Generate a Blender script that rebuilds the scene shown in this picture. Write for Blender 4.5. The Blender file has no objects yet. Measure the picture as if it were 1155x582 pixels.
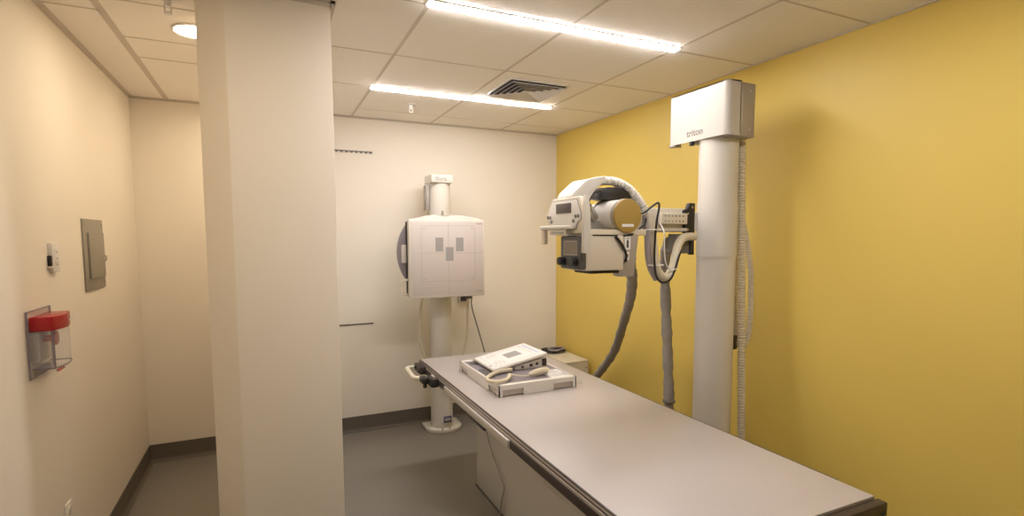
import bpy, bmesh, math, random
from mathutils import Vector, Matrix
random.seed(4)
S = bpy.context.scene
COL = S.collection
R = math.radians
PI = math.pi

# ------------------------------------------------------------------ camera
cam_d = bpy.data.cameras.new('camera')
cam = bpy.data.objects.new('camera', cam_d)
COL.objects.link(cam)
YAW, PITCH, ROLL = -0.4379, 0.0818, -0.0015
Fv = Vector((-math.sin(YAW)*math.cos(PITCH), math.cos(YAW)*math.cos(PITCH), -math.sin(PITCH)))
Rv = Vector((math.cos(YAW), math.sin(YAW), 0))
Uv = Rv.cross(Fv)
c_, s_ = math.cos(ROLL), math.sin(ROLL)
R2 = c_*Rv + s_*Uv
U2 = -s_*Rv + c_*Uv
cam.matrix_world = Matrix(((R2.x, U2.x, -Fv.x, 0), (R2.y, U2.y, -Fv.y, 0), (R2.z, U2.z, -Fv.z, 1.5335), (0, 0, 0, 1)))
cam_d.sensor_width = 36
cam_d.lens = 600.1/1155*36
cam_d.shift_x = -(583.85-577.5)/1155
cam_d.shift_y = (315.99-291)/1155
cam_d.clip_start = 0.02
S.camera = cam

# ------------------------------------------------------------------ world, exposure, lamp strengths
w = bpy.data.worlds.new('world')
S.world = w
w.use_nodes = True
w.node_tree.nodes['Background'].inputs[0].default_value = (1, .9, .78, 1)
w.node_tree.nodes['Background'].inputs[1].default_value = 0.05
S.view_settings.view_transform = 'Standard'
S.view_settings.look = 'None'
S.view_settings.gamma = 1
S.view_settings.use_curve_mapping = False
S.view_settings.exposure = -0.05
LED_STRENGTH = 84
DOWN_STRENGTH = 78

# ------------------------------------------------------------------ room sizes (metres)
XL, XR, YB, YF, H = -0.78, 2.376, 4.247, -1.6, 2.44

# ------------------------------------------------------------------ materials
def lin(c):
    return tuple(((v/255)/12.92 if v/255 <= .04045 else ((v/255+.055)/1.055)**2.4) for v in c)
def mat(name, rgb, rough=.5, metal=0, emit=None, es=0, alpha=1, trans=0, noise=0, nscale=8, bump=0, bscale=60, spec=.5, coat=0):
    m = bpy.data.materials.new(name)
    m.use_nodes = True
    nt = m.node_tree
    b = nt.nodes['Principled BSDF']
    c = (*lin(rgb), 1)
    b.inputs['Base Color'].default_value = c
    b.inputs['Roughness'].default_value = rough
    b.inputs['Metallic'].default_value = metal
    b.inputs['Specular IOR Level'].default_value = spec
    b.inputs['Coat Weight'].default_value = coat
    if alpha < 1: b.inputs['Alpha'].default_value = alpha
    if trans: b.inputs['Transmission Weight'].default_value = trans
    if emit:
        b.inputs['Emission Color'].default_value = (*emit, 1)
        b.inputs['Emission Strength'].default_value = es
    tc = nt.nodes.new('ShaderNodeTexCoord')
    if noise:
        n = nt.nodes.new('ShaderNodeTexNoise'); n.inputs['Scale'].default_value = nscale; n.inputs['Detail'].default_value = 5
        mx = nt.nodes.new('ShaderNodeMix'); mx.data_type = 'RGBA'
        mx.inputs[6].default_value = tuple(min(1, v*(1-noise)) for v in c[:3])+(1,)
        mx.inputs[7].default_value = tuple(min(1, v*(1+noise)) for v in c[:3])+(1,)
        nt.links.new(tc.outputs['Object'], n.inputs['Vector'])
        nt.links.new(n.outputs['Fac'], mx.inputs[0])
        nt.links.new(mx.outputs[2], b.inputs['Base Color'])
    if bump:
        n2 = nt.nodes.new('ShaderNodeTexNoise'); n2.inputs['Scale'].default_value = bscale; n2.inputs['Detail'].default_value = 3
        bp = nt.nodes.new('ShaderNodeBump'); bp.inputs['Strength'].default_value = bump; bp.inputs['Distance'].default_value = .004
        nt.links.new(tc.outputs['Object'], n2.inputs['Vector'])
        nt.links.new(n2.outputs['Fac'], bp.inputs['Height'])
        nt.links.new(bp.outputs['Normal'], b.inputs['Normal'])
    return m
M = dict(
    wall=mat('wall_paint', (237, 229, 216), .6, noise=.015, nscale=3, bump=.08, bscale=250, spec=.3),
    yellow=mat('yellow_paint', (226, 198, 102), .42, noise=.015, nscale=3, bump=.06, bscale=250, spec=.35),
    ceil=mat('ceiling_tile', (246, 240, 232), .85, noise=.02, nscale=40, bump=.15, bscale=300, spec=.2),
    grid=mat('ceiling_grid_shaded', (206, 196, 184), .6),  # darker than the tiles: shade along the joints put into the bar colour
    floor=mat('floor_vinyl', (134, 128, 120), .3, noise=.05, nscale=60, spec=.4),
    base=mat('cove_vinyl', (104, 97, 88), .5, spec=.35),
    seam=mat('seam', (108, 102, 94), .5),
    white=mat('white_enamel', (216, 210, 200), .35),
    rim=mat('violet_clear_edge', (132, 118, 136), .2, alpha=.6),
    head=mat('head_cover_plastic', (196, 190, 182), .4),
    hood=mat('white_plastic', (228, 224, 219), .35),
    cream=mat('cream_plastic', (222, 214, 196), .4),
    beige=mat('beige_plastic', (214, 203, 184), .45),
    silver=mat('pale_grey_panel', (206, 197, 190), .45),
    panel_face=mat('bucky_front_panel', (207, 198, 193), .45),
    top=mat('laminate_top', (186, 178, 175), .35, noise=.01, nscale=50),
    grey=mat('mid_grey_plastic', (120, 116, 112), .5),
    lgrey=mat('light_grey_metal', (165, 158, 150), .45, .1),
    dgrey=mat('dark_grey_plastic', (84, 83, 82), .45),
    mark=mat('grey_print', (160, 156, 154), .6),
    line=mat('grey_line', (176, 168, 163), .6),
    purple=mat('violet_grey_panel', (140, 132, 138), .35),
    alu=mat('brown_aluminium', (74, 64, 61), .4, .3),
    alul=mat('pale_aluminium', (206, 199, 194), .4, .3),
    dark=mat('dark_plastic', (38, 36, 37), .45),
    black=mat('black_rubber', (20, 20, 21), .5),
    screen=mat('dark_screen', (84, 74, 76), .2),
    screen2=mat('brown_screen', (128, 116, 102), .25),
    gold=mat('brass_cap', (172, 142, 74), .5, 0),
    label=mat('white_label', (236, 234, 232), .6),
    ink=mat('ink', (70, 66, 66), .6),
    blue=mat('blue_print', (196, 203, 226), .6),
    indigo=mat('indigo_print', (82, 76, 120), .6),
    sleeve=mat('grey_fabric_sleeve', (150, 144, 138), .8, noise=.25, nscale=25, bump=.6, bscale=40),
    greyhose=mat('grey_hose', (160, 150, 150), .5),
    creamhose=mat('cream_hose', (216, 206, 184), .45),
    elec=mat('electrical_grey', (150, 145, 133), .45, .1),
    red=mat('red_plastic', (168, 16, 26), .25),
    clear=mat('clear_plastic', (240, 236, 240), .05, alpha=.10, spec=.8),
    metal=mat('chrome', (190, 188, 184), .25, .9),
    led=mat('led_diffuser', (255, 255, 255), .5, emit=(1.0, .95, .93), es=LED_STRENGTH),
    down=mat('downlight_lens', (255, 255, 255), .5, emit=(1.0, .82, .60), es=DOWN_STRENGTH),
    void_shade=mat('duct_shade', (62, 58, 70), .7),  # shade up the duct, painted as a flat dark colour
)

# ------------------------------------------------------------------ mesh builder
class MB:
    def __init__(s): s.bm = bmesh.new()
    def _add(s, tmp):
        me = bpy.data.meshes.new('t'); tmp.to_mesh(me); tmp.free()
        s.bm.from_mesh(me); bpy.data.meshes.remove(me)
        return s
    def box(s, x0, x1, y0, y1, z0, z1, bev=0, seg=2, mtx=None):
        t = bmesh.new()
        bmesh.ops.create_cube(t, size=1)
        for v in t.verts:
            v.co = Vector((x0+(v.co.x+.5)*(x1-x0), y0+(v.co.y+.5)*(y1-y0), z0+(v.co.z+.5)*(z1-z0)))
        if bev:
            bev = min(bev, .49*min(x1-x0, y1-y0, z1-z0))
            bmesh.ops.bevel(t, geom=t.edges[:], offset=bev, segments=seg, profile=.5, affect='EDGES')
        if mtx: bmesh.ops.transform(t, matrix=mtx, verts=t.verts)
        return s._add(t)
    def cyl(s, p0, p1, r0, r1=None, n=32, bev=0):
        p0, p1 = Vector(p0), Vector(p1)
        r1 = r0 if r1 is None else r1
        t = bmesh.new()
        d = p1-p0
        bmesh.ops.create_cone(t, cap_ends=True, segments=n, radius1=r0, radius2=r1, depth=d.length)
        if bev:
            es = [e for e in t.edges if abs(e.verts[0].co.z-e.verts[1].co.z) < 1e-6]
            bmesh.ops.bevel(t, geom=es, offset=bev, segments=2, profile=.5, affect='EDGES')
        q = Vector((0, 0, 1)).rotation_difference(d.normalized())
        bmesh.ops.transform(t, matrix=Matrix.Translation((p0+p1)/2) @ q.to_matrix().to_4x4(), verts=t.verts)
        return s._add(t)
    def prism(s, pts, axis, a, b, bev=0, seg=2):
        """pts: polygon in the two other axes (order xyz minus axis), extruded a..b along axis"""
        t = bmesh.new()
        def P(p, v):
            if axis == 'x': return (v, p[0], p[1])
            if axis == 'y': return (p[0], v, p[1])
            return (p[0], p[1], v)
        A = [t.verts.new(P(p, a)) for p in pts]; B = [t.verts.new(P(p, b)) for p in pts]
        n = len(pts)
        t.faces.new(A); t.faces.new(B[::-1])
        for i in range(n): t.faces.new((A[i], B[i], B[(i+1) % n], A[(i+1) % n]))
        bmesh.ops.recalc_face_normals(t, faces=t.faces)
        if bev: bmesh.ops.bevel(t, geom=t.edges[:], offset=bev, segments=seg, profile=.5, affect='EDGES')
        return s._add(t)
    def tube(s, pts, r, n=12, sub=10, rf=None, smooth=True, closed=False):
        P = [Vector(p) for p in pts]
        if smooth and len(P) > 2:
            Q = []
            m = len(P)
            rng = m if closed else m-1
            for i in range(rng):
                if closed: a, b, c, d = P[(i-1) % m], P[i], P[(i+1) % m], P[(i+2) % m]
                else: a, b, c, d = P[max(i-1, 0)], P[i], P[i+1], P[min(i+2, m-1)]
                for k in range(sub):
                    u = k/sub
                    Q.append(.5*((2*b)+(c-a)*u+(2*a-5*b+4*c-d)*u*u+(-a+3*b-3*c+d)*u**3))
            if not closed: Q.append(P[-1])
            P = Q
        t = bmesh.new()
        rings = []
        up = Vector((0, 0, 1))
        T0 = (P[1]-P[0]).normalized()
        if abs(T0.dot(up)) > .9: up = Vector((1, 0, 0))
        N = (up - T0*up.dot(T0)).normalized()
        L = 0
        for i, p in enumerate(P):
            if closed: T = (P[(i+1) % len(P)]-P[i-1]).normalized()
            else: T = (P[min(i+1, len(P)-1)]-P[max(i-1, 0)]).normalized()
            N = (N - T*N.dot(T)).normalized()
            Bn = T.cross(N)
            if i: L += (p-P[i-1]).length
            rr = rf(i, L) if rf else r
            ring = []
            for k in range(n):
                a = 2*PI*k/n
                ring.append(t.verts.new(p+(N*math.cos(a)+Bn*math.sin(a))*rr))
            rings.append(ring)
        m = len(rings)
        for i in range(m if closed else m-1):
            A, B = rings[i], rings[(i+1) % m]
            for k in range(n): t.faces.new((A[k], A[(k+1) % n], B[(k+1) % n], B[k]))
        if not closed:
            t.faces.new(rings[0][::-1]); t.faces.new(rings[-1])
        bmesh.ops.recalc_face_normals(t, faces=t.faces)
        return s._add(t)
    def flex(s, pts, r, pitch=.009, depth=.0022, n=14):
        """ribbed hose"""
        P = [Vector(p) for p in pts]
        # dense resample
        tmp = []
        m = len(P)
        for i in range(m-1):
            a, b, c, d = P[max(i-1, 0)], P[i], P[i+1], P[min(i+2, m-1)]
            for k in range(60):
                u = k/60
                tmp.append(.5*((2*b)+(c-a)*u+(2*a-5*b+4*c-d)*u*u+(-a+3*b-3*c+d)*u**3))
        tmp.append(P[-1])
        out = [tmp[0]]; acc = 0; step = pitch/4
        for i in range(1, len(tmp)):
            seg = (tmp[i]-tmp[i-1]).length; pos = 0
            while acc+seg-pos >= step:
                pos += step-acc; acc = 0
                out.append(tmp[i-1].lerp(tmp[i], pos/seg))
            acc += seg-pos
        return s.tube(out, r, n=n, smooth=False, rf=lambda i, L: r+(depth if i % 4 in (1, 2) else 0))
    def build(s, name, m, parent=None, loc=None, smooth=True):
        o_off = Vector(loc) if loc is not None else (Vector(parent['_o']) if parent is not None else Vector((0, 0, 0)))
        bmesh.ops.translate(s.bm, vec=-o_off, verts=s.bm.verts)
        me = bpy.data.meshes.new(name)
        s.bm.to_mesh(me); s.bm.free()
        me.materials.append(m)
        if smooth:
            for p in me.polygons: p.use_smooth = True
            try: me.set_sharp_from_angle(angle=R(35))
            except Exception: pass
        o = bpy.data.objects.new(name, me)
        COL.objects.link(o)
        if parent is not None: o.parent = parent
        else: o.location = o_off
        o['_o'] = list(o_off)
        return o
def tag(o, label=None, cat=None, group=None, kind=None):
    if label: o['label'] = label
    if cat: o['category'] = cat
    if group: o['group'] = group
    if kind: o['kind'] = kind
    return o
def thing(name, label, cat, loc, group=None):
    o = bpy.data.objects.new(name, None)
    o.empty_display_size = .1
    o.location = loc; COL.objects.link(o); o['_o'] = list(loc)
    return tag(o, label, cat, group)
def struct(name, mb, m, label=None, smooth=True):
    o = mb.build(name, m, smooth=smooth)
    return tag(o, label, None, None, 'structure')
def text(name, body, m, parent, origin, right, up, size, depth=.0006, bold=0):
    cu = bpy.data.curves.new(name, 'FONT')
    cu.body = body; cu.size = size; cu.extrude = depth; cu.offset = bold
    t = bpy.data.objects.new('tmp_text', cu)
    me = bpy.data.meshes.new_from_object(t)
    bpy.data.objects.remove(t); bpy.data.curves.remove(cu)
    me.name = name
    r, u = Vector(right).normalized(), Vector(up).normalized()
    nrm = r.cross(u)
    off = Vector(parent['_o']) if parent is not None else Vector((0, 0, 0))
    o0 = Vector(origin)-off
    for v in me.vertices:
        v.co = o0 + r*v.co.x + u*v.co.y + nrm*v.co.z
    me.materials.clear(); me.materials.append(m)
    o = bpy.data.objects.new(name, me); COL.objects.link(o)
    o['_o'] = list(off)
    if parent is not None: o.parent = parent
    return o

# ================================================================== ROOM
T = .12
struct('floor', MB().box(XL-T, XR+T, YF-T, YB+T, -.1, 0), M['floor'], 'smooth grey vinyl floor')
struct('ceiling', MB().box(XL-T, XR+T, YF-T, YB+T, H, H+.1), M['ceil'], 'white tile ceiling in a thin grid')
struct('wall_left', MB().box(XL-T, XL, YF-T, YB+T, 0, H), M['wall'], 'cream wall on the left')
struct('wall_back', MB().box(XL, XR, YB, YB+T, 0, H), M['wall'], 'cream wall at the back')
struct('wall_right', MB().box(XR, XR+T, YF-T, YB+T, 0, H), M['yellow'], 'yellow wall on the right')
struct('wall_front', MB().box(XL, XR, YF-T, YF, 0, H), M['wall'])
colp = [(-.114, 2.25), (.252, 2.25), (.252, 2.62), (-.218, 2.62), (-.218, 2.40)]
struct('wall_centre', MB().prism(colp, 'z', 0, H, bev=.003), M['wall'], 'cream boxed column with one chamfered corner')
struct('wall_partition', MB().box(.13, .249, 2.60, YB, 0, H), M['wall'])

def cove(pts, h=.122, t=.006):
    """cove base with a small curved foot; pts run along the wall, room on the left-hand side"""
    mb = MB()
    prof = [(0, 0), (.026, 0), (.026, .002), (.015, .006), (.008, .015), (t, .028), (t, h), (0, h)]
    t_ = bmesh.new()
    (x0, y0), (x1, y1) = pts
    d = Vector((x1-x0, y1-y0, 0)).normalized(); nrm = Vector((-d.y, d.x, 0))
    A = [t_.verts.new(Vector((x0, y0, 0))+nrm*p[0]+Vector((0, 0, p[1]))) for p in prof]
    B = [t_.verts.new(Vector((x1, y1, 0))+nrm*p[0]+Vector((0, 0, p[1]))) for p in prof]
    n = len(prof)
    for i in range(n): t_.faces.new((A[i], A[(i+1) % n], B[(i+1) % n], B[i]))
    t_.faces.new(A[::-1]); t_.faces.new(B)
    bmesh.ops.recalc_face_normals(t_, faces=t_.faces)
    return mb._add(t_)
struct('baseboard_left', cove([(XL, YB), (XL, YF)]), M['base'], 'dark cove base along the left wall')
struct('baseboard_back', cove([(XR, YB), (XL, YB)]), M['base'], 'dark cove base along the back wall')
struct('baseboard_right', cove([(XR, YF), (XR, YB)]), M['base'])
struct('baseboard_centre', cove([(.252, YB), (.252, 2.25)]), M['base'])

# ceiling grid bars (flush with the tiles, a hair lower)
g = MB()
def gx(y, x0, x1, w=.022): g.box(x0, x1, y-w/2, y+w/2, H-.0012, H+.001)
def gy(x, y0, y1, w=.022): g.box(x-w/2, x+w/2, y0, y1, H-.0012, H+.001)
for x in (.605, 1.216, 1.826): gy(x, YF, YB, .016)
gy(-.572, YF, YB, .03)
gy(0, YF, YB, .02)
gx(2.71, XL, -.572, .014)
for y in (2.565, 3.01, 3.32): gx(y, -.572, 0, .012)
for y in (3.36, 2.745, 2.106, 1.495, .885, .275, -.335, -.945):
    gx(y, 0, XR, .012)
gx(3.97, .605, XR, .006)
struct('trim_1', g, M['grid'], 'narrow ceiling grid bars')
e = MB()
w_ = .022; zz = H-.022
for (x0, x1, y0, y1) in ((XL, XL+w_, YF, YB), (XR-.008, XR, YF, YB), (XL, XR, YB-w_, YB)):
    e.box(x0, x1, y0, y1, H-.004, H)
for (x0, x1, y0, y1) in ((XL, XL+.003, YF, YB), (XL, XR, YB-.003, YB)):
    e.box(x0, x1, y0, y1, H-.012, H)
e.box(-.114, .27, 2.23, 2.25, H-.004, H); e.box(.252, .274, 2.23, YB, H-.004, H)
e.box(-.114, .255, 2.247, 2.25, H-.018, H); e.box(.252, .256, 2.247, YB, H-.03, H)
struct('trim_2', e, M['grid'], 'edge angle of the ceiling grid')

# wall rails cut off by the column
def rail(z, x1, label, teeth):
    t = thing('wall_rail', label, 'rail', (.45, YB-.006, z))
    x0 = .255
    MB().box(x0, x1, YB-.006, YB, z-.004, z+.004, .001).build('rail_strip', M['grey'] if teeth else M['alu'], t)
    if teeth:
        b = MB(); x = x0+.01
        while x < x1-.01:
            b.box(x, x+.018, YB-.008, YB, z-.013, z-.003, .001); x += .036
        b.build('notched_edge', M['grey'], t)
    return t
rail(2.182, .753, 'thin grey notched rail high on the back wall beside the column', True)
rail(.854, .731, 'thin dark plain rail low on the back wall beside the column', False)

# ================================================================== CEILING FITTINGS
def linear_light(y, label):
    t = thing('linear_light', label, 'ceiling light', (1.216, y, H))
    hw = .022
    f = MB()
    f.box(.595, 1.837, y-hw-.006, y-hw, H-.004, H, .001); f.box(.595, 1.837, y+hw, y+hw+.006, H-.004, H, .001)
    f.box(.589, .600, y-hw-.006, y+hw+.006, H-.004, H, .001); f.box(1.832, 1.843, y-hw-.006, y+hw+.006, H-.004, H, .001)
    f.build('frame', M['white'], t)
    MB().box(.600, 1.832, y-hw, y+hw, H-.010, H-.001, .003).build('diffuser', M['led'], t)
linear_light(2.088, 'long glowing linear ceiling light nearest the camera, above the table')
linear_light(3.372, 'long glowing linear ceiling light near the back wall, beside the air vent')

linear_light(.836, 'unseen linear ceiling light added over the near end of the table')  # out of view, added to brighten the column front and camera-facing sides

def downlight(x, y, label):
    t = thing('recessed_downlight', label, 'ceiling light', (x, y, H))
    b = MB()
    b.tube([(x+.086*math.cos(a), y+.086*math.sin(a), H-.004) for a in [2*PI*k/24 for k in range(24)]], .006, n=8, sub=2, closed=True)
    b.build('trim_ring', M['white'], t)
    MB().cyl((x, y, H-.0055), (x, y, H-.001), .082).build('lens', M['down'], t)
downlight(-.255, 2.80, 'round warm recessed ceiling light left of the column')
downlight(-.255, 1.50, 'unseen round warm ceiling light added in front of the column')  # out of view, added to light the column face and left wall
downlight(-.10, 3.72, 'added round warm ceiling light hidden behind the column')  # unseen lamp, added to lift the light in the left nook

t = thing('air_vent', 'square white louvred ceiling air vent beside the far linear light', 'vent', (1.49, 3.045, H))
cx, cy = 1.49, 3.045
hh = .185
f = MB()
for (x0, x1, y0, y1) in ((cx-hh-.015, cx+hh+.015, cy-hh-.015, cy-hh), (cx-hh-.015, cx+hh+.015, cy+hh, cy+hh+.015), (cx-hh-.015, cx-hh, cy-hh, cy+hh), (cx+hh, cx+hh+.015, cy-hh, cy+hh)):
    f.box(x0, x1, y0, y1, H-.006, H, .001)
f.build('frame', M['hood'], t)
MB().box(cx-hh, cx+hh, cy-hh, cy+hh, H-.003, H-.0005).build('throat_shade', M['void_shade'], t)  # flat dark sheet stands for the shade inside the vent
for k in range(5):
    o_, i_ = hh-.004-.035*k, hh-.004-.035*k-.020
    t_ = bmesh.new()
    zo, zi = H-.018, H-.006
    V = []
    for (r_, z_) in ((o_, zo), (i_, zi), (i_-.002, zi+.0008), (o_-.002, zo-.0016)):
        V.append([t_.verts.new((cx+sx*r_, cy+sy*r_, z_)) for sx, sy in ((-1, -1), (1, -1), (1, 1), (-1, 1))])
    for a in range(4):
        A, B = V[a], V[(a+1) % 4]
        for j in range(4): t_.faces.new((A[j], A[(j+1) % 4], B[(j+1) % 4], B[j]))
    bmesh.ops.recalc_face_normals(t_, faces=t_.faces)
    MB()._add(t_).build('louvre', M['hood'], t, smooth=False)
MB().box(cx-.018, cx+.018, cy-.018, cy+.018, H-.012, H-.008, .001).build('centre_plate', M['hood'], t)

def sprinkler(x, y, label):
    t = thing('fire_sprinkler', label, 'sprinkler', (x, y, H))
    MB().cyl((x, y, H-.006), (x, y, H), .036, .04, 24).build('escutcheon', M['hood'], t)
    MB().cyl((x, y, H-.032), (x, y, H-.004), .011, .015, 16).cyl((x-.010, y, H-.052), (x-.012, y, H-.03), .003, n=8).cyl((x+.010, y, H-.052), (x+.012, y, H-.03), .003, n=8).build('body', M['hood'], t)
    MB().cyl((x, y, H-.058), (x, y, H-.053), .017, .012, 16, .001).build('deflector', M['hood'], t)
sprinkler(.924, 3.70, 'small white fire sprinkler hanging from the ceiling in front of the back wall')
sprinkler(-.313, 2.47, 'small fire sprinkler at the top edge left of the column')

# ================================================================== LEFT WALL FITTINGS
t = thing('electrical_panel', 'flat grey electrical breaker panel set on the left wall', 'electrical panel', (XL, 3.255, 1.28))
MB().box(XL, XL+.008, 3.092, 3.415, 1.278, 1.62, .003).build('cover_plate', M['elec'], t)
d = MB().box(XL+.007, XL+.017, 3.145, 3.39, 1.335, 1.555, .002).build('door', M['elec'], t)
MB().tube([(XL+.016, 3.405+.016*math.cos(a), 1.425+.014*math.sin(a)) for a in [2*PI*k/12 for k in range(12)]], .0025, n=6, sub=3, closed=True).cyl((XL+.006, 3.395, 1.425), (XL+.016, 3.395, 1.425), .004, n=8).build('latch_ring', M['metal'], d)
for (y, z) in ((3.115, 1.592), (3.39, 1.592), (3.115, 1.305), (3.39, 1.305)):
    MB().cyl((XL+.007, y, z), (XL+.011, y, z), .006, n=12).build('screw', M['lgrey'], t)

t = thing('light_switch', 'white light switch plate with small black lever beside the breaker panel', 'switch', (XL, 2.70, 1.40))
MB().box(XL, XL+.014, 2.663, 2.738, 1.397, 1.511, .003).build('plate', M['hood'], t)
MB().box(XL+.010, XL+.017, 2.683, 2.718, 1.422, 1.487, .002).build('rocker', M['hood'], t)
for z in (1.475, 1.45, 1.425): MB().cyl((XL+.015, 2.70, z), (XL+.018, 2.70, z), .0035, n=10).build('pilot_dot', M['mark'], t)
MB().box(XL, XL+.013, 2.648, 2.664, 1.418, 1.462, .004).build('black_lever', M['black'], t)
MB().box(XL, XL+.016, 2.638, 2.658, 1.412, 1.420, .002).build('lever_tab', M['beige'], t)

t = thing('wall_outlet', 'pale outlet plate low on the left wall near the floor', 'outlet', (XL, 2.672, .35))
MB().box(XL, XL+.007, 2.636, 2.708, .340, .455, .003).build('plate', M['wall'], t)
for z in (.42, .375): MB().cyl((XL+.006, 2.672, z), (XL+.010, 2.672, z), .016, n=20).build('socket', M['white'], t)

# emergency pull station under a clear hinged cover
t = thing('pull_station', 'red topped emergency button under a clear cover on the left wall', 'emergency button', (XL, 2.51, 1.02))
MB().box(XL, XL+.006, 2.392, 2.62, 1.03, 1.272, .003).build('back_plate', M['clear'], t)
k = MB().box(XL, XL+.028, 2.425, 2.515, 1.085, 1.235, .004)
k.build('switch_box', M['lgrey'], t)
b = MB().cyl((XL+.028, 2.47, 1.165), (XL+.050, 2.47, 1.165), .012, n=20).cyl((XL+.050, 2.47, 1.165), (XL+.066, 2.47, 1.165), .022, .027, 28, .004)
b.build('red_button', M['red'], t)
# red hood band and clear shell, rounded front
def bow(y0, y1, dep, n=10):
    pts = [(XL+.004, y0)]
    for i in range(n+1):
        u = i/n
        yy = y0+(y1-y0)*u
        pts.append((XL+dep*(.82+.18*math.sin(PI*u)), yy))
    pts.append((XL+.004, y1))
    return pts
MB().prism(bow(2.415, 2.60, .088), 'z', 1.198, 1.250, bev=.004).build('red_hood', M['red'], t)
shell = MB()
P = bow(2.42, 2.595, .084)
for i in range(len(P)-1):
    (xa, ya), (xb, yb_) = P[i], P[i+1]
    dx, dy = xb-xa, yb_-ya; L = math.hypot(dx, dy); nx, ny = -dy/L*.002, dx/L*.002
    shell.prism([(xa, ya), (xb, yb_), (xb+nx, yb_+ny), (xa+nx, ya+ny)], 'z', 1.062, 1.198)
shell.prism(P, 'z', 1.060, 1.063)
shell.build('clear_shell', M['clear'], t, smooth=False)
MB().tube([(XL+.006, 2.394, 1.032), (XL+.006, 2.394, 1.27), (XL+.006, 2.618, 1.27), (XL+.006, 2.618, 1.032)], .0035, n=8, smooth=False, closed=True).build('plate_rim', M['rim'], t)
MB().tube([(p[0], p[1], 1.062) for p in P], .003, n=8, smooth=False).build('shell_rim', M['rim'], t)
MB().cyl((P[1][0], P[1][1], 1.06), (P[1][0], P[1][1], 1.20), .0035, n=8).build('shell_corner', M['rim'], t)
MB().prism([(XL+.004, 1.06), (XL+.075, 1.05), (XL+.055, 1.03), (XL+.004, 1.022)], 'y', 2.43, 2.56, bev=.002).build('clear_lip', M['clear'], t)
MB().box(XL+.056, XL+.066, 2.47, 2.53, 1.040, 1.047, .001).build('red_label', M['red'], t)
text('hood_lettering', 'EMERGENCY', M['label'], t, (XL+.0885, 2.528, 1.219), (0, 1, 0), (0, 0, 1), .012, .0004)

# ================================================================== WALL BUCKY STAND
TX, TY = 1.212, 4.02
t = thing('wall_bucky_stand', 'white upright chest x-ray stand with square panel against the back wall', 'x-ray stand', (TX, TY, 0))
MB().cyl((TX, TY, .03), (TX, TY, 1.945), .086, n=48).build('column', M['white'], t)
bp = MB().prism([(TX+.012+.145*math.cos(PI+k*PI/16), TY-.0+.128*math.sin(PI+k*PI/16)) for k in range(17)]+[(TX+.157, TY+.13), (TX-.133, TY+.13)], 'z', 0, .032, bev=.008).build('base_plate', M['white'], t)
for x in (-.03, .03): MB().cyl((TX+x, TY-.11, .03), (TX+x, TY-.11, .040), .008, n=10).build('bolt', M['lgrey'], bp)
lb = MB().box(TX-.012, TX+.052, TY-.0905, TY-.080, .075, .125, .001).build('rating_label', M['indigo'], t)
MB().box(TX-.004, TX+.044, TY-.0915, TY-.0905, .090, .112).build('label_print', M['line'], lb)
cp = MB().box(1.125, 1.295, 3.925, 4.115, 1.94, 2.0, .006).build('top_cap', M['white'], t)
text('logo', 'flora', M['mark'], cp, (1.158, 3.9245, 1.955), (1, 0, 0), (0, 0, 1), .046, .0004, .0006)
MB().box(1.10, 1.128, 3.985, 4.06, 1.735, 1.925, .003).build('side_box', M['lgrey'], t)
MB().cyl((1.212, 3.933, 1.715), (1.212, 3.93, 1.715), .006, n=10).box(1.204, 1.218, 3.924, 3.935, 1.70, 1.73, .002).build('latch', M['lgrey'], t)
MB().box(1.13, 1.295, 3.86, 4.0, 1.25, 1.60, .01).build('carriage', M['lgrey'], t)
MB().prism([(1.187-.345*math.cos(a), 1.418+.345*math.sin(a)) for a in [R(-41+82*k/30) for k in range(31)]], 'y', 3.835, 3.868, bev=.002).build('rotation_disc', M['purple'], t)
MB().box(.868, .915, 3.815, 3.8345, 1.345, 1.475, .004).build('disc_plate', M['white'], t)
# rear housing with double-humped top
hp = [(.905, 1.10), (1.462, 1.10), (1.462, 1.655), (1.40, 1.672), (1.30, 1.688), (1.235, 1.690), (1.20, 1.680), (1.165, 1.676), (1.13, 1.683), (1.09, 1.693), (1.03, 1.682), (.96, 1.665), (.905, 1.655)]
MB().prism(hp, 'y', 3.735, 3.80, bev=.004).build('rear_housing', M['white'], t)
MB().box(.9005, .906, 3.80, 3.83, 1.12, 1.64).build('dark_edge', M['dark'], t)
fr = MB()
fr.box(.898, 1.468, 3.718, 3.738, 1.092, 1.655, .008)
frm = fr.build('front_frame', M['white'], t)
MB().box(.912, 1.456, 3.7155, 3.719, 1.112, 1.640, .001).build('front_panel', M['panel_face'], t)
ln = MB(); yy = 3.7150
def hl(x0, x1, z, w=.0022): ln.box(x0, x1, yy, yy+.001, z-w/2, z+w/2)
def vl(x, z0, z1, w=.0022): ln.box(x-w/2, x+w/2, yy, yy+.001, z0, z1)
hl(.914, 1.454, 1.415); vl(1.187, 1.114, 1.638)
hl(.985, 1.388, 1.612); hl(.985, 1.388, 1.212); vl(.985, 1.212, 1.612); vl(1.388, 1.212, 1.612)
for x in (.985+.02, 1.388-.02):
    for z in (1.232, 1.592): hl(x-.012, x+.012, z); vl(x, z-.012, z+.012)
hl(1.40, 1.452, 1.628, .008); hl(1.40, 1.448, 1.130, .006)
ln.build('guide_lines', M['line'], t)
for (x, z) in ((1.118, 1.477), (1.272, 1.477), (1.195, 1.408)):
    MB().box(x-.029, x+.029, 3.7143, 3.7155, z-.050, z+.050).build('sensor_field', M['mark'], t)
MB().tube([(.905, 3.79, 1.225), (.868, 3.79, 1.215), (.860, 3.79, 1.195), (.866, 3.79, 1.135), (.880, 3.79, 1.118), (.912, 3.79, 1.115)], .0085, n=10).build('side_handle', M['cream'], t)
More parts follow.
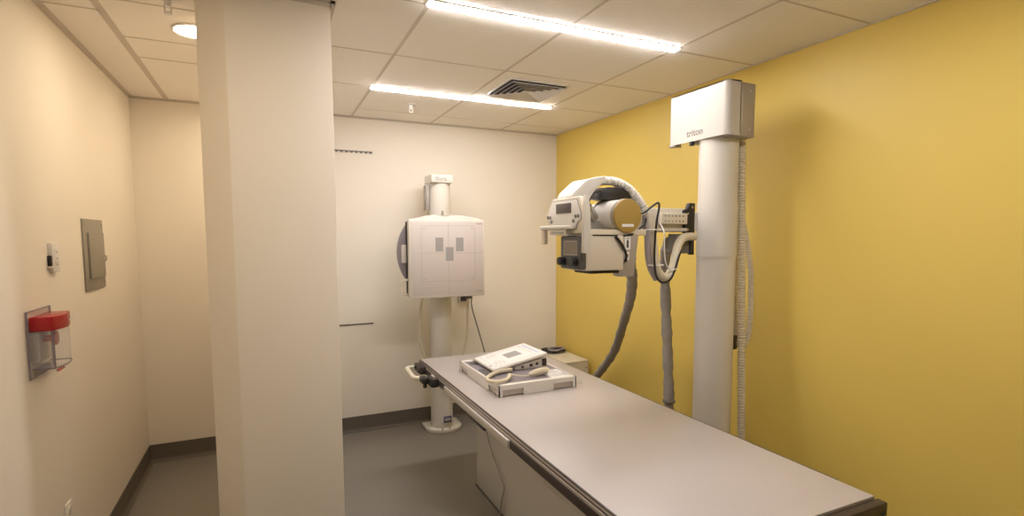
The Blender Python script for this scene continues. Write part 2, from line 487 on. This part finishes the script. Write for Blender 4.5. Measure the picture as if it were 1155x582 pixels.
MB().box(1.36, 1.40, 3.81, 3.86, 1.06, 1.10, .003).build('cable_gland', M['dgrey'], t)
MB().tube([(1.06, 3.99, 1.09), (1.045, 4.0, .95), (1.037, 4.0, .78), (1.05, 4.0, .66), (1.09, 4.0, .58), (1.15, 4.0, .54)], .011, n=10).build('left_cable', M['creamhose'], t)
MB().tube([(1.405, 3.90, 1.10), (1.425, 3.98, 1.0), (1.43, 4.0, .82), (1.415, 4.0, .68), (1.37, 4.0, .59), (1.28, 4.02, .55)], .011, n=10).build('right_cable', M['creamhose'], t)
MB().tube([(1.44, 3.90, 1.11), (1.465, 4.0, .98), (1.52, 4.0, .78), (1.58, 4.0, .56), (1.62, 4.02, .30), (1.64, 4.04, .03)], .0045, n=8).build('thin_cable', M['dgrey'], t)

# cover plate on the wall behind it
t = thing('wall_junction_box', 'small dark wall box behind the upright x-ray stand', 'junction box', (1.40, YB, .98))
MB().box(1.43, 1.53, YB-.03, YB, .98, 1.10, .004).build('box_body', M['beige'], t)
MB().box(1.445, 1.515, YB-.036, YB-.03, .995, 1.085, .002).build('cover', M['alu'], t)

# ================================================================== GENERATOR CABINET behind the table
GX0, GX1, GY0, GY1, GZ = 1.87, 2.335, 3.625, 4.13, .53
t = thing('generator_cabinet', 'low beige equipment cabinet in the corner behind the table', 'cabinet', ((GX0+GX1)/2, (GY0+GY1)/2, 0))
MB().box(GX0, GX1, GY0, GY1, .03, GZ-.012, .004).build('body', M['cream'], t)
MB().box(GX0-.004, GX1+.004, GY0-.006, GY1, GZ-.014, GZ, .004).build('lid', M['cream'], t)
MB().box(GX0+.02, GX1-.02, GY0+.02, GY1-.02, 0, .032).build('plinth', M['dgrey'], t)
for (x, z) in ((GX1-.02, GZ-.06), (GX0+.02, GZ-.06), (GX1-.02, .08), (GX0+.02, .08)):
    MB().cyl((x, GY0-.003, z), (x, GY0+.002, z), .006, n=12).build('screw', M['grey'], t)
# coiled cord on the cabinet
b = MB()
pts = []
for i in range(60):
    a = i/60*2*PI*5
    rr = .095+.018*math.sin(i*1.7)
    pts.append((2.225+rr*1.0*math.cos(a)+.006*math.sin(i), 4.015+rr*.85*math.sin(a), GZ+.006+.0035*(i/60*5)+.002*math.sin(i*2.3)))
b.tube(pts, .0045, n=8, sub=5)
c = b.build('cord_coil', M['dark'], None, loc=(2.225, 4.015, GZ))
tag(c, 'black cord coiled on top of the corner cabinet', 'cord')
b = MB()
pts = [(2.225+.075*math.cos(i/24*2*PI*2)+.01*math.sin(i*1.1)+.02, 4.0+.055*math.sin(i/24*2*PI*2), GZ+.029+.001*i/8) for i in range(24)]
b.tube(pts, .0045, n=8, sub=5)
c = b.build('cord_coil', M['greyhose'], None, loc=(2.235, 4.0, GZ+.02))
tag(c, 'pale grey cord lying over the black coil on the cabinet', 'cord')

# ================================================================== EXAM TABLE
AX, BX, AY, BY, TZ = .886, 1.697, .980, 3.424, .723
t = thing('exam_table', 'long x-ray examination table with pale laminate top on a white pedestal', 'exam table', ((AX+BX)/2, (AY+BY)/2, 0))
ttop = MB().box(AX+.006, BX-.006, AY, BY, TZ-.022, TZ, .0015).build('tabletop', M['top'], t)
# long rails
for (sx, xo) in ((-1, AX), (1, BX)):
    xi = xo-sx*.012
    lo, hi = min(xo, xi), max(xo, xi)
    y0 = AY-.03 if sx < 0 else 1.10
    rl = MB()
    rl.box(lo, hi, y0, BY, TZ-.0062, TZ-.0005, .001)
    rl.box(lo, hi, y0, BY, TZ-.022, TZ-.017, .001)
    rl.box(min(xo-sx*.03, xo+sx*.006), max(xo-sx*.03, xo+sx*.006), AY-.02, BY+.005, TZ-.070, TZ-.032, .003)
    r1 = rl.build('side_rail', M['alu'], t)
    l2 = MB()
    l2.box(lo+.001, hi-.001, y0, BY, TZ-.017, TZ-.0062, .001)
    l2.box(min(xo-sx*.02, xo+sx*.002), max(xo-sx*.02, xo+sx*.002), AY-.02, BY, TZ-.033, TZ-.022, .001)
    l2.build('rail_inlay', M['alul'], r1)
er = MB().box(AX-.004, BX+.008, AY-.034, AY-.001, TZ-.070, TZ-.008, .006).build('end_rail', M['alu'], t)
MB().cyl((BX-.012, AY-.036, TZ-.040), (BX-.012, AY-.03, TZ-.040), .006, n=12).build('screw', M['dark'], er)
MB().box(AX, BX, BY-.001, BY+.02, TZ-.070, TZ-.010, .004).build('end_rail', M['alu'], t)
# pale tray front under the near-left rail
tf = MB().box(AX-.018, AX-.006, 1.955, 2.84, TZ-.066, TZ-.030, .003).build('tray_front', M['alul'], t)
MB().box(AX-.019, AX-.004, 2.22, 2.44, TZ-.080, TZ-.064, .002).build('tray_latch', M['dark'], tf)
# underframe and pedestal
MB().box(AX+.05, BX-.05, AY+.15, BY-.3, TZ-.11, TZ-.022, .004).build('underframe', M['cream'], t)
PX0, PX1, PY0, PY1 = 1.115, 1.56, 1.15, 2.985
MB().box(PX0, PX1, PY0, PY1, .0, TZ-.10, .008).build('pedestal', M['white'], t)
MB().box(PX0-.012, PX1+.012, PY0+.1, PY1-.9, .40, TZ-.09, .008).build('lift_cover', M['white'], t)
MB().box(PX0-.006, PX1+.006, PY0-.006, PY1+.006, 0, .012, .002).build('foot_strip', M['dgrey'], t)
MB().tube([(1.10, 2.93, .615), (1.098, 2.84, .50), (1.098, 2.70, .34), (1.10, 2.57, .23), (1.098, 2.52, .19), (1.10, 2.56, .10), (1.10, 2.58, .02)], .004, n=8).build('hanging_cord', M['lgrey'], t)
# grab handle and clamp at the far left corner
hd = MB().tube([(.872, 3.41, TZ-.045), (.82, 3.405, TZ-.045), (.792, 3.385, TZ-.045), (.785, 3.33, TZ-.045), (.778, 3.22, TZ-.045), (.776, 3.165, TZ-.047), (.792, 3.13, TZ-.047), (.83, 3.115, TZ-.047), (.875, 3.11, TZ-.047)], .0145, n=14).build('grab_handle', M['cream'], t)
hb = MB().box(.845, .885, 3.27, 3.42, TZ-.066, TZ-.018, .006).build('handle_bracket', M['alu'], t)
for (y, z) in ((3.375, .035), (3.29, .048)): MB().cyl((.85, y, TZ-z), (.836, y, TZ-z), .010, n=14, bev=.002).build('screw', M['dark'], hb)
cl = MB().box(.836, .880, 2.975, 3.085, TZ-.074, TZ-.022, .008).box(.80, .84, 3.04, 3.12, TZ-.066, TZ-.030, .008).build('rail_clamp', M['dark'], t)
MB().cyl((.818, 3.055, TZ-.088), (.818, 3.055, TZ-.062), .013, .011, 16, .003).build('knob', M['black'], cl)
MB().cyl((.862, 2.99, TZ-.020), (.862, 3.06, TZ-.020), .008, n=12).build('clamp_lever', M['lgrey'], cl)

# detector holder (open tray box with cut-outs)
DX0, DX1, DY0, DY1, DZ0, DZ1 = 1.025, 1.480, 2.415, 3.02, TZ, .785
t = thing('detector_holder', 'white rectangular detector holder lying flat on the table top', 'detector holder', ((DX0+DX1)/2, (DY0+DY1)/2, TZ))
def skirt(a, b, axis, c0, c1):
    L = b-a
    foot, nl, nh = .022, .118, .036
    pts = [(a, DZ0), (a+foot, DZ0), (a+foot, DZ0+nh), (a+foot+nl, DZ0+nh), (a+foot+nl, DZ0+.001), (b-foot-nl, DZ0+.001), (b-foot-nl, DZ0+nh), (b-foot, DZ0+nh), (b-foot, DZ0), (b, DZ0), (b, DZ1-.004), (a, DZ1-.004)]
    return MB().prism(pts, axis, c0, c1, bev=.0012, seg=1)
fr = MB()
fr.box(DX0, DX1, DY0, DY0+.03, DZ1-.008, DZ1, .003); fr.box(DX0, DX1, DY1-.03, DY1, DZ1-.008, DZ1, .003)
fr.box(DX0, DX0+.013, DY0, DY1, DZ1-.008, DZ1, .003); fr.box(DX1-.013, DX1, DY0, DY1, DZ1-.008, DZ1, .003)
fr.build('top_frame', M['hood'], t)
skirt(DX0, DX1, 'y', DY0, DY0+.008).build('skirt', M['hood'], t)
skirt(DX0, DX1, 'y', DY1-.008, DY1).build('skirt', M['hood'], t)
skirt(DY0, DY1, 'x', DX0, DX0+.008).build('skirt', M['hood'], t)
skirt(DY0, DY1, 'x', DX1-.008, DX1).build('skirt', M['hood'], t)
MB().box(DX0+.011, DX1-.011, DY0+.028, DY1-.028, DZ1-.010, DZ1-.004).build('inset_panel', M['purple'], t)
MB().box(DX0+.010, DX1-.010, DY0+.012, DY1-.012, DZ0+.004, DZ1-.010).build('inner_core', M['silver'], t)
s = MB().box(1.345, 1.458, 2.447, 2.60, DZ1-.0045, DZ1-.0015, .0005).build('sticker', M['label'], t)
b = MB()
for i in range(7):
    b.box(1.352+i*.015, 1.352+i*.015+random.uniform(.004, .010), 2.46, 2.52, DZ1-.0015, DZ1-.0010)
for i in range(4): b.box(1.352, 1.352+random.uniform(.06, .1), 2.535+i*.015, 2.541+i*.015, DZ1-.0015, DZ1-.0010)
b.build('sticker_print', M['line'], s)
s = MB().box(1.055, 1.155, 2.90, 2.96, DZ1-.0045, DZ1-.003).build('dark_slot', M['dgrey'], t)
MB().box(1.050, 1.085, 2.60, 2.78, DZ1-.0045, DZ1-.003).build('dark_slot', M['dgrey'], t)
MB().cyl((DX1-.001, DY0+.05, DZ0+.012), (DX1+.055, DY0+.03, DZ0+.010), .009, n=12, bev=.002).build('clear_tab', M['clear'], t)

# slanted control box + display panel
t = thing('interface_box', 'pale box with ports on the detector holder under the tilted panel', 'interface box', (1.35, 2.80, DZ1))
MB().prism([(1.235, DZ1-.001), (1.44, DZ1-.001), (1.44, .8415), (1.235, .8035)], 'y', 2.672, 2.93, bev=.002).build('body', M['hood'], t)
for (x, wd, z0, z1) in ((1.275, .012, .790, .803), (1.325, .018, .795, .810), (1.365, .014, .800, .815)): MB().box(x, x+wd, 2.669, 2.673, z0, z1, .001).build('port', M['ink'], t)
MB().box(1.405, 1.432, 2.668, 2.673, .792, .832, .001).build('dark_socket', M['alu'], t)

ang = math.atan2(.062, .325)
mt = Matrix.Translation((1.095, 0, .8035-.014)) @ Matrix.Rotation(-ang, 4, 'Y')
Lx = .345
t = thing('flat_panel_detector', 'thin white flat panel detector with grey centre square, tilted atop the detector holder', 'panel detector', (1.27, 2.81, .80))
MB().box(0, Lx, 2.655, 2.965, 0, .016, .004, mtx=mt).build('housing', M['hood'], t)
MB().box(.012, Lx-.012, 2.667, 2.953, .0155, .0168, mtx=mt).build('face_sheet', M['label'], t)
MB().box(.145, .235, 2.765, 2.860, .0165, .0174, mtx=mt).build('centre_square', M['mark'], t)
b = MB(); yy0, yy1 = 2.69, 2.93
for x in (.03, .315-.03): b.box(x, x+.0015, yy0, yy1, .0165, .0172, mtx=mt)
for y in (yy0, yy1): b.box(.03, .2865, y, y+.0015, .0165, .0172, mtx=mt)
for i in range(9):
    b.box(.045+i*.008, .0465+i*.008, 2.70+.01*(i % 3), 2.75+.04*random.random(), .0165, .0172, mtx=mt)
    b.box(.05+i*.008, .0515+i*.008, 2.87, 2.89+.03*random.random(), .0165, .0172, mtx=mt)
b.box(.012, .020, 2.71, 2.74, .0165, .0172, mtx=mt); b.box(.055, .062, 2.672, 2.68, .0165, .0172, mtx=mt)
b.build('printed_lines', M['line'], t)
MB().box(.305, .318, 2.70, 2.93, .0165, .0174, mtx=mt).build('blue_strip', M['blue'], t)

# hand switch with its thick cord
t = thing('hand_switch', 'cream exposure hand switch with looped cord lying on the detector holder', 'hand switch', (1.2, 2.5, DZ1))
MB().tube([(1.20, 2.640, DZ1+0.013), (1.13, 2.635, DZ1+0.013), (1.07, 2.600, DZ1+0.013), (1.015, 2.54, DZ1+0.014), (.995, 2.49, DZ1+0.015), (1.005, 2.455, DZ1+0.015), (1.04, 2.445, DZ1+0.014), (1.09, 2.46, DZ1+0.014), (1.12, 2.50, DZ1+0.014), (1.14, 2.54, DZ1+0.014)], .0105, n=12).build('sleeve', M['creamhose'], t)
MB().tube([(1.135, 2.53, DZ1+0.015), (1.15, 2.545, DZ1+0.015), (1.17, 2.52, DZ1+0.013), (1.20, 2.50, DZ1+0.011), (1.25, 2.50, DZ1+0.012)], .0045, n=8).build('cord', M['cream'], t)
def rfs(i, L): return .006+.0135*math.sin(min(1, L/.125)*PI*.72)**.7
MB().tube([(1.235, 2.498, DZ1+0.017), (1.27, 2.505, DZ1+0.019), (1.31, 2.515, DZ1+0.020), (1.355, 2.527, DZ1+0.021)], .014, n=16, sub=8, rf=rfs).build('handle', M['creamhose'], t)
MB().cyl((1.355, 2.527, DZ1+0.021), (1.372, 2.531, DZ1+0.021), .010, .009, 16, .002).build('button', M['cream'], t)

# ================================================================== X-RAY TUBE STAND
CX, CY = 2.031, 1.994
t = thing('x_ray_tube_stand', 'tall white round column carrying an x-ray tube head on an arm over the table', 'x-ray machine', (CX, CY, 0))
MB().cyl((CX, CY, .04), (CX, CY, 2.2), .093, n=64).build('column', M['white'], t)
MB().box(CX-.16, CX+.16, CY-.22, CY+.22, 0, .05, .01).build('base_plate', M['white'], t)
# head cover: thin shell, open below
hx0, hx1, hy0, hy1, hz0, hz1 = 1.93, 2.015, 1.85, 2.25, 2.004, 2.252
def rounded(x0, x1, y0, y1, r, n=6):
    out = [(x1, y0)]
    for i in range(n+1):
        a = -PI/2-i/n*PI/2
        out.append((x0+r+r*math.cos(a), y0+r+r*math.sin(a)))
    for i in range(n+1):
        a = PI-i/n*PI/2
        out.append((x0+r+r*math.cos(a), y1-r+r*math.sin(a)))
    out.append((x1, y1))
    return out
outer = rounded(hx0, hx1, hy0, hy1, .028)
inner = rounded(hx0+.005, hx1, hy0+.005, hy1-.005, .023)
hc = MB()
for i in range(len(outer)-1):
    hc.prism([outer[i], outer[i+1], inner[i+1], inner[i]], 'z', hz0, hz1)
hc.prism(outer, 'z', hz1-.006, hz1)
bmesh.ops.remove_doubles(hc.bm, verts=hc.bm.verts, dist=.0001)
hd = hc.build('head_cover', M['head'], t)
MB().box(hx0+.003, hx0+.03, hy1-.05, hy1-.006, hz0-.008, hz0+.006, .003).build('cover_lip', M['lgrey'], hd)
MB().prism([(hx1-.006, hz0+.004), (hx1+.004, hz0+.02), (hx1+.012, hz0+.07), (hx1+.012, hz1-.07), (hx1+.004, hz1-.02), (hx1-.006, hz1-.001)], 'y', hy0, hy0+.006, bev=.001).build('cover_edge', M['head'], hd)
text('logo', 'triton', M['grey'], hd, (hx0-.0004, 2.112, hz0+.026), (0, -1, 0), (0, 0, 1), .048, .0004, .0006)
bb = MB().box(hx0+.05, 2.11, hy0+.004, 2.14, hz0-.004, hz1-.004, .004).build('rear_box', M['lgrey'], t)
for z in (hz0+.03, hz1-.04): MB().cyl((2.075, hy0+.002, z), (2.075, hy0+.005, z), .004, n=10).build('screw', M['label'], bb)
MB().box(CX-.10, CX-.085, CY+.08, CY+.10, hz0-.02, hz0+.005, .002).build('stop_block', M['dark'], t)

# carriage bracket and arm
cb = MB().prism([(1.775, 1.655), (1.80, 1.665), (1.812, 1.690), (1.846, 1.690), (1.846, 1.445), (1.824, 1.445), (1.824, 1.545), (1.785, 1.548), (1.780, 1.60)], 'y', 1.950, 1.972, bev=.003).build('carriage_bracket', M['dark'], t)
for (x, z) in ((1.800, 1.64), (1.800, 1.565), (1.825, 1.67)): MB().cyl((x, 1.946, z), (x, 1.952, z), .005, n=10).build('bolt', M['metal'], cb)
MB().box(1.745, 1.835, 1.962, 2.02, 1.452, 1.545, .004).build('lower_box', M['grey'], t)
MB().cyl((CX, CY, 1.43), (CX, CY, 1.70), .097, n=48).build('carriage_collar', M['white'], t)
MB().box(1.50, 1.826, 1.960, 2.09, 1.553, 1.664, .006).box(1.80, 1.968, 2.035, 2.080, 1.560, 1.655, .004).build('arm', M['white'], t)
MB().box(1.55, 1.80, 1.948, 1.956, 1.557, 1.572, .002).build('arm_trim', M['silver'], t)
tb = MB().box(1.630, 1.782, 1.930, 1.956, 1.590, 1.640, .003).build('terminal_block', M['cream'], t)
for i in range(6):
    for z in (1.603, 1.627): MB().cyl((1.65+i*.021, 1.9285, z), (1.65+i*.021, 1.932, z), .0042, n=10).build('terminal', M['grey'] if i > 2 else M['mark'], tb)
# trunnion joining arm and tube
MB().cyl((1.40, 1.99, 1.605), (1.52, 1.99, 1.605), .066, n=40, bev=.004).build('trunnion', M['cream'], t)
MB().box(1.44, 1.53, 1.93, 2.05, 1.545, 1.66, .012).build('trunnion_block', M['beige'], t)

# x-ray tube housing
ux, uz = 1.337, 1.618
th = MB().cyl((ux, 1.80, uz), (ux, 1.975, uz), .0675, n=56, bev=.004).build('tube_housing', M['hood'], t)
MB().cyl((ux, 1.80, uz), (ux, 1.818, uz), .0700, n=56, bev=.002).cyl((ux, 1.952, uz), (ux, 1.972, uz), .0710, n=56, bev=.003).build('housing_band', M['lgrey'], th)
MB().cyl((ux, 1.97, uz), (ux, 2.10, uz), .058, n=48, bev=.012).build('housing_rear', M['hood'], th)
ec = MB().cyl((ux, 1.790, uz), (ux, 1.802, uz), .0685, n=56, bev=.003).build('end_cap', M['gold'], t)
ec['label'] = 'brass coloured round end cap'
MB().box(ux-.030, ux+.028, 1.788, 1.7905, uz-.046, uz-.034, .0005).build('cap_label', M['label'], ec)
MB().box(1.15, 1.44, 1.80, 2.02, 1.537, 1.562, .004).build('tube_cradle', M['beige'], t)
MB().box(1.20, 1.46, 1.90, 2.0, 1.550, 1.60, .006).build('cradle_block', M['lgrey'], t)
# black fork above the tube
MB().prism([(1.275, 1.695), (1.285, 1.725), (1.31, 1.742), (1.39, 1.742), (1.42, 1.725), (1.44, 1.70), (1.40, 1.688), (1.31, 1.688)], 'y', 1.90, 1.99, bev=.004).build('black_yoke', M['dark'], t)
MB().tube([(1.175, 1.86, 1.655), (1.20, 1.87, 1.690), (1.235, 1.885, 1.718), (1.28, 1.90, 1.730)], .009, n=10).build('yoke_strut', M['dgrey'], t)
MB().cyl((1.19, 1.87, 1.655), (1.245, 1.90, 1.61), .020, n=20, bev=.003).build('pivot_knob', M['metal'], t)
# white hood rising from behind the control panel
MB().prism([(1.10, 1.690), (1.112, 1.712), (1.165, 1.756), (1.18, 1.765), (1.255, 1.780), (1.265, 1.768), (1.235, 1.742), (1.205, 1.715), (1.175, 1.672), (1.12, 1.665)], 'y', 1.84, 1.965, bev=.004).build('cable_hood', M['hood'], t)

# control panel facing across the table
pp = [(1.990, 1.689), (1.777, 1.689), (1.738, 1.622), (1.738, 1.545), (1.985, 1.545), (2.045, 1.580), (2.045, 1.615)]
cpn = MB().prism(pp, 'x', 1.092, 1.124, bev=.006).build('control_panel', M['cream'], t)
fp = [(1.977, 1.676), (1.790, 1.676), (1.757, 1.622), (1.757, 1.600), (1.780, 1.588), (1.795, 1.562), (1.975, 1.562), (1.995, 1.590), (2.022, 1.600), (2.022, 1.616)]
cxm, czm = 1.89, 1.62
MB().prism([(cxm+(p[0]-cxm)*1.035, czm+(p[1]-czm)*1.06) for p in fp], 'x', 1.0905, 1.0930).build('gasket', M['mark'], cpn)
MB().prism(fp, 'x', 1.0875, 1.0935, bev=.0015).build('fascia', M['hood'], cpn)
MB().box(1.0855, 1.088, 1.823, 1.944, 1.626, 1.666, .001).build('display', M['screen'], cpn)
for (y, z) in ((2.012, 1.613), (1.993, 1.611), (1.982, 1.594), (1.790, 1.612), (1.770, 1.612), (1.806, 1.594)):
    MB().cyl((1.084, y, z), (1.089, y, z), .0075, n=14, bev=.001).build('button', M['grey'], cpn)
MB().box(1.060, 1.086, 1.790, 2.045, 1.560, 1.578, .008).box(1.066, 1.105, 1.83, 1.965, 1.538, 1.562, .006).build('grab_bar', M['white'], t)
MB().box(1.064, 1.067, 1.845, 1.945, 1.545, 1.554, .001).build('bar_slot', M['lgrey'], t)
MB().box(1.068, 1.088, 2.012, 2.045, 1.500, 1.565, .008).build('grip', M['beige'], t)
MB().prism([(1.083, 1.470), (1.112, 1.470), (1.116, 1.560), (1.112, 1.640), (1.105, 1.689), (1.092, 1.689), (1.085, 1.60)], 'y', 1.722, 1.742, bev=.004).build('side_plate', M['white'], t)

# collimator
cl = MB().box(1.118, 1.300, 1.765, 1.935, 1.398, 1.538, .006).build('collimator', M['beige'], t)
cf = MB().box(1.092, 1.120, 1.757, 1.918, 1.403, 1.536, .008).build('front_panel', M['dgrey'], cl)
f = MB()
for (y0, y1, z0, z1) in ((1.782, 1.886, 1.513, 1.516), (1.782, 1.886, 1.459, 1.462), (1.782, 1.785, 1.459, 1.516), (1.883, 1.886, 1.459, 1.516)): f.box(1.0905, 1.0935, y0, y1, z0, z1)
f.build('screen_border', M['line'], cl)
MB().box(1.091, 1.093, 1.785, 1.883, 1.462, 1.513).build('screen', M['screen2'], cl)
for y in (1.887, 1.794):
    MB().cyl((1.066, y, 1.434), (1.093, y, 1.434), .0165, .018, 24, .003).build('knob', M['black'], cl)
MB().box(1.150, 1.285, 1.775, 1.90, 1.386, 1.399, .002).build('aperture_plate', M['black'], cl)
MB().box(1.15, 1.27, 1.7635, 1.7655, 1.5355, 1.5405).build('slot_line', M['black'], cl)
br = MB().prism([(1.297, 1.374), (1.297, 1.398), (1.318, 1.401), (1.324, 1.537), (1.400, 1.537), (1.378, 1.368), (1.305, 1.368)], 'y', 1.800, 1.835, bev=.002).build('side_bracket', M['lgrey'], t)
MB().box(1.328, 1.357, 1.797, 1.8005, 1.478, 1.533, .0005).build('sticker', M['label'], br)
MB().box(1.334, 1.351, 1.797, 1.8005, 1.436, 1.470, .0005).build('sticker', M['label'], br)
MB().box(1.337, 1.347, 1.7965, 1.7975, 1.487, 1.518).build('sticker_print', M['ink'], br)
MB().box(1.334, 1.352, 1.7965, 1.7975, 1.523, 1.526).build('sticker_print', M['ink'], br)
MB().box(1.340, 1.346, 1.7965, 1.7975, 1.448, 1.460).build('sticker_print', M['ink'], br)

# cables and hoses of the tube
MB().flex([(1.215, 1.93, 1.745), (1.24, 1.93, 1.757), (1.284, 1.93, 1.768), (1.362, 1.93, 1.770), (1.428, 1.93, 1.750), (1.481, 1.93, 1.711), (1.521, 1.93, 1.668), (1.546, 1.93, 1.625)], .0155, pitch=.014, depth=.0035).build('corrugated_hose', M['hood'], t)
MB().tube([(1.385, 1.955, 1.762), (1.443, 1.955, 1.725), (1.492, 1.95, 1.678), (1.532, 1.94, 1.636)], .010, n=10).build('grey_hose', M['greyhose'], t)
MB().tube([(1.545, 1.92, 1.625), (1.557, 1.905, 1.54), (1.567, 1.90, 1.444), (1.585, 1.90, 1.382), (1.617, 1.90, 1.350), (1.648, 1.90, 1.355), (1.678, 1.905, 1.393), (1.696, 1.91, 1.442), (1.720, 1.92, 1.495), (1.757, 1.93, 1.525), (1.810, 1.945, 1.533), (1.85, 1.96, 1.53)], .0195, n=14).build('looped_hose', M['creamhose'], t)
MB().tube([(1.529, 1.92, 1.622), (1.537, 1.915, 1.54), (1.542, 1.912, 1.444), (1.556, 1.91, 1.390), (1.590, 1.91, 1.340)], .015, n=12).build('looped_hose', M['greyhose'], t)
MB().tube([(1.42, 1.85, 1.62), (1.484, 1.87, 1.639), (1.526, 1.87, 1.665), (1.556, 1.87, 1.680), (1.563, 1.87, 1.660), (1.552, 1.873, 1.59), (1.544, 1.872, 1.485), (1.545, 1.872, 1.415), (1.560, 1.875, 1.355), (1.594, 1.878, 1.328), (1.639, 1.878, 1.338), (1.668, 1.88, 1.38), (1.69, 1.885, 1.43), (1.72, 1.90, 1.47)], .0048, n=8).build('black_cable', M['black'], t)
MB().tube([(1.255, 1.760, 1.534), (1.285, 1.757, 1.50), (1.312, 1.765, 1.46), (1.335, 1.80, 1.432)], .0055, n=8).build('black_cable', M['black'], t)
MB().tube([(1.30, 1.80, 1.535), (1.36, 1.80, 1.540), (1.40, 1.82, 1.555), (1.44, 1.84, 1.570), (1.485, 1.87, 1.585), (1.50, 1.88, 1.61)], .0048, n=8).build('black_cable', M['black'], t)
MB().tube([(1.616, 1.925, 1.592), (1.606, 1.885, 1.55), (1.603, 1.878, 1.480), (1.612, 1.876, 1.415), (1.640, 1.875, 1.385), (1.677, 1.875, 1.387)], .0028, n=8).build('white_cable', M['label'], t)
for (xa, z) in ((1.556, 1.563), (1.575, 1.405)):
    MB().tube([(xa-.040, 1.89, z), (xa-.02, 1.872, z), (xa+.012, 1.872, z), (xa+.03, 1.89, z), (xa+.01, 1.93, z), (xa-.025, 1.93, z)], .0028, n=6, sub=4, closed=True).build('cable_tie', M['label'], t)

# grey fabric-sleeved hoses running down behind the table
def rsl(seed, r):
    rnd = random.Random(seed)
    tab = [rnd.uniform(-.12, .12) for _ in range(400)]
    return lambda i, L: r*(1+.5*tab[i % 400]+.07*math.sin(L*34)+.05*math.sin(L*71))
MB().tube([(1.50, 2.0, 1.56), (1.53, 2.03, 1.50), (1.62, 2.15, 1.40), (1.78, 2.34, 1.30), (1.93, 2.55, 1.17), (2.05, 2.75, 1.04), (2.14, 2.93, .88), (2.20, 3.07, .74), (2.25, 3.22, .62), (2.27, 3.36, .50), (2.27, 3.46, .40), (2.25, 3.52, .25), (2.22, 3.55, .06)], .036, n=16, sub=8, rf=rsl(3, .029)).build('sleeved_hose', M['sleeve'], t)
h2 = MB().tube([(1.765, 2.03, 1.50), (1.82, 2.10, 1.49), (1.93, 2.25, 1.44), (2.0, 2.335, 1.34), (2.04, 2.372, 1.20), (2.06, 2.38, 1.02), (2.065, 2.370, .84), (2.07, 2.362, .66), (2.07, 2.355, .50), (2.07, 2.35, .30), (2.07, 2.35, .04)], .034, n=16, sub=8, rf=rsl(9, .029)).build('sleeved_hose', M['sleeve'], t)
MB().cyl((2.07, 2.358, .575), (2.07, 2.358, .590), .036, n=20, bev=.003).cyl((2.07, 2.358, .515), (2.07, 2.358, .530), .036, n=20, bev=.003).build('hose_clamp', M['grey'], h2)

# corrugated conduit beside the column
MB().flex([(2.115, 1.93, 2.02), (2.14, 1.950, 1.85), (2.15, 1.948, 1.61), (2.152, 1.938, 1.30), (2.155, 1.930, 1.0), (2.155, 1.914, .60), (2.155, 1.91, .40), (2.15, 1.91, .05)], .0155, pitch=.014, depth=.004).build('corrugated_conduit', M['creamhose'], t)
MB().flex([(2.09, 2.03, 2.01), (2.165, 2.045, 1.85), (2.198, 2.035, 1.60), (2.203, 2.028, 1.30), (2.203, 2.02, 1.08), (2.205, 2.005, .99), (2.215, 1.975, .965), (2.222, 1.95, 1.02), (2.226, 1.943, 1.15), (2.222, 1.945, 1.34), (2.20, 1.955, 1.50), (2.17, 1.965, 1.62)], .0125, pitch=.012, depth=.003).build('return_conduit', M['creamhose'], t)
MB().box(2.10, 2.20, 1.995, 2.03, .945, 1.02, .004).build('conduit_bracket', M['alu'], t)

# clean helper properties
for o in bpy.data.objects:
    if '_o' in o: del o['_o']
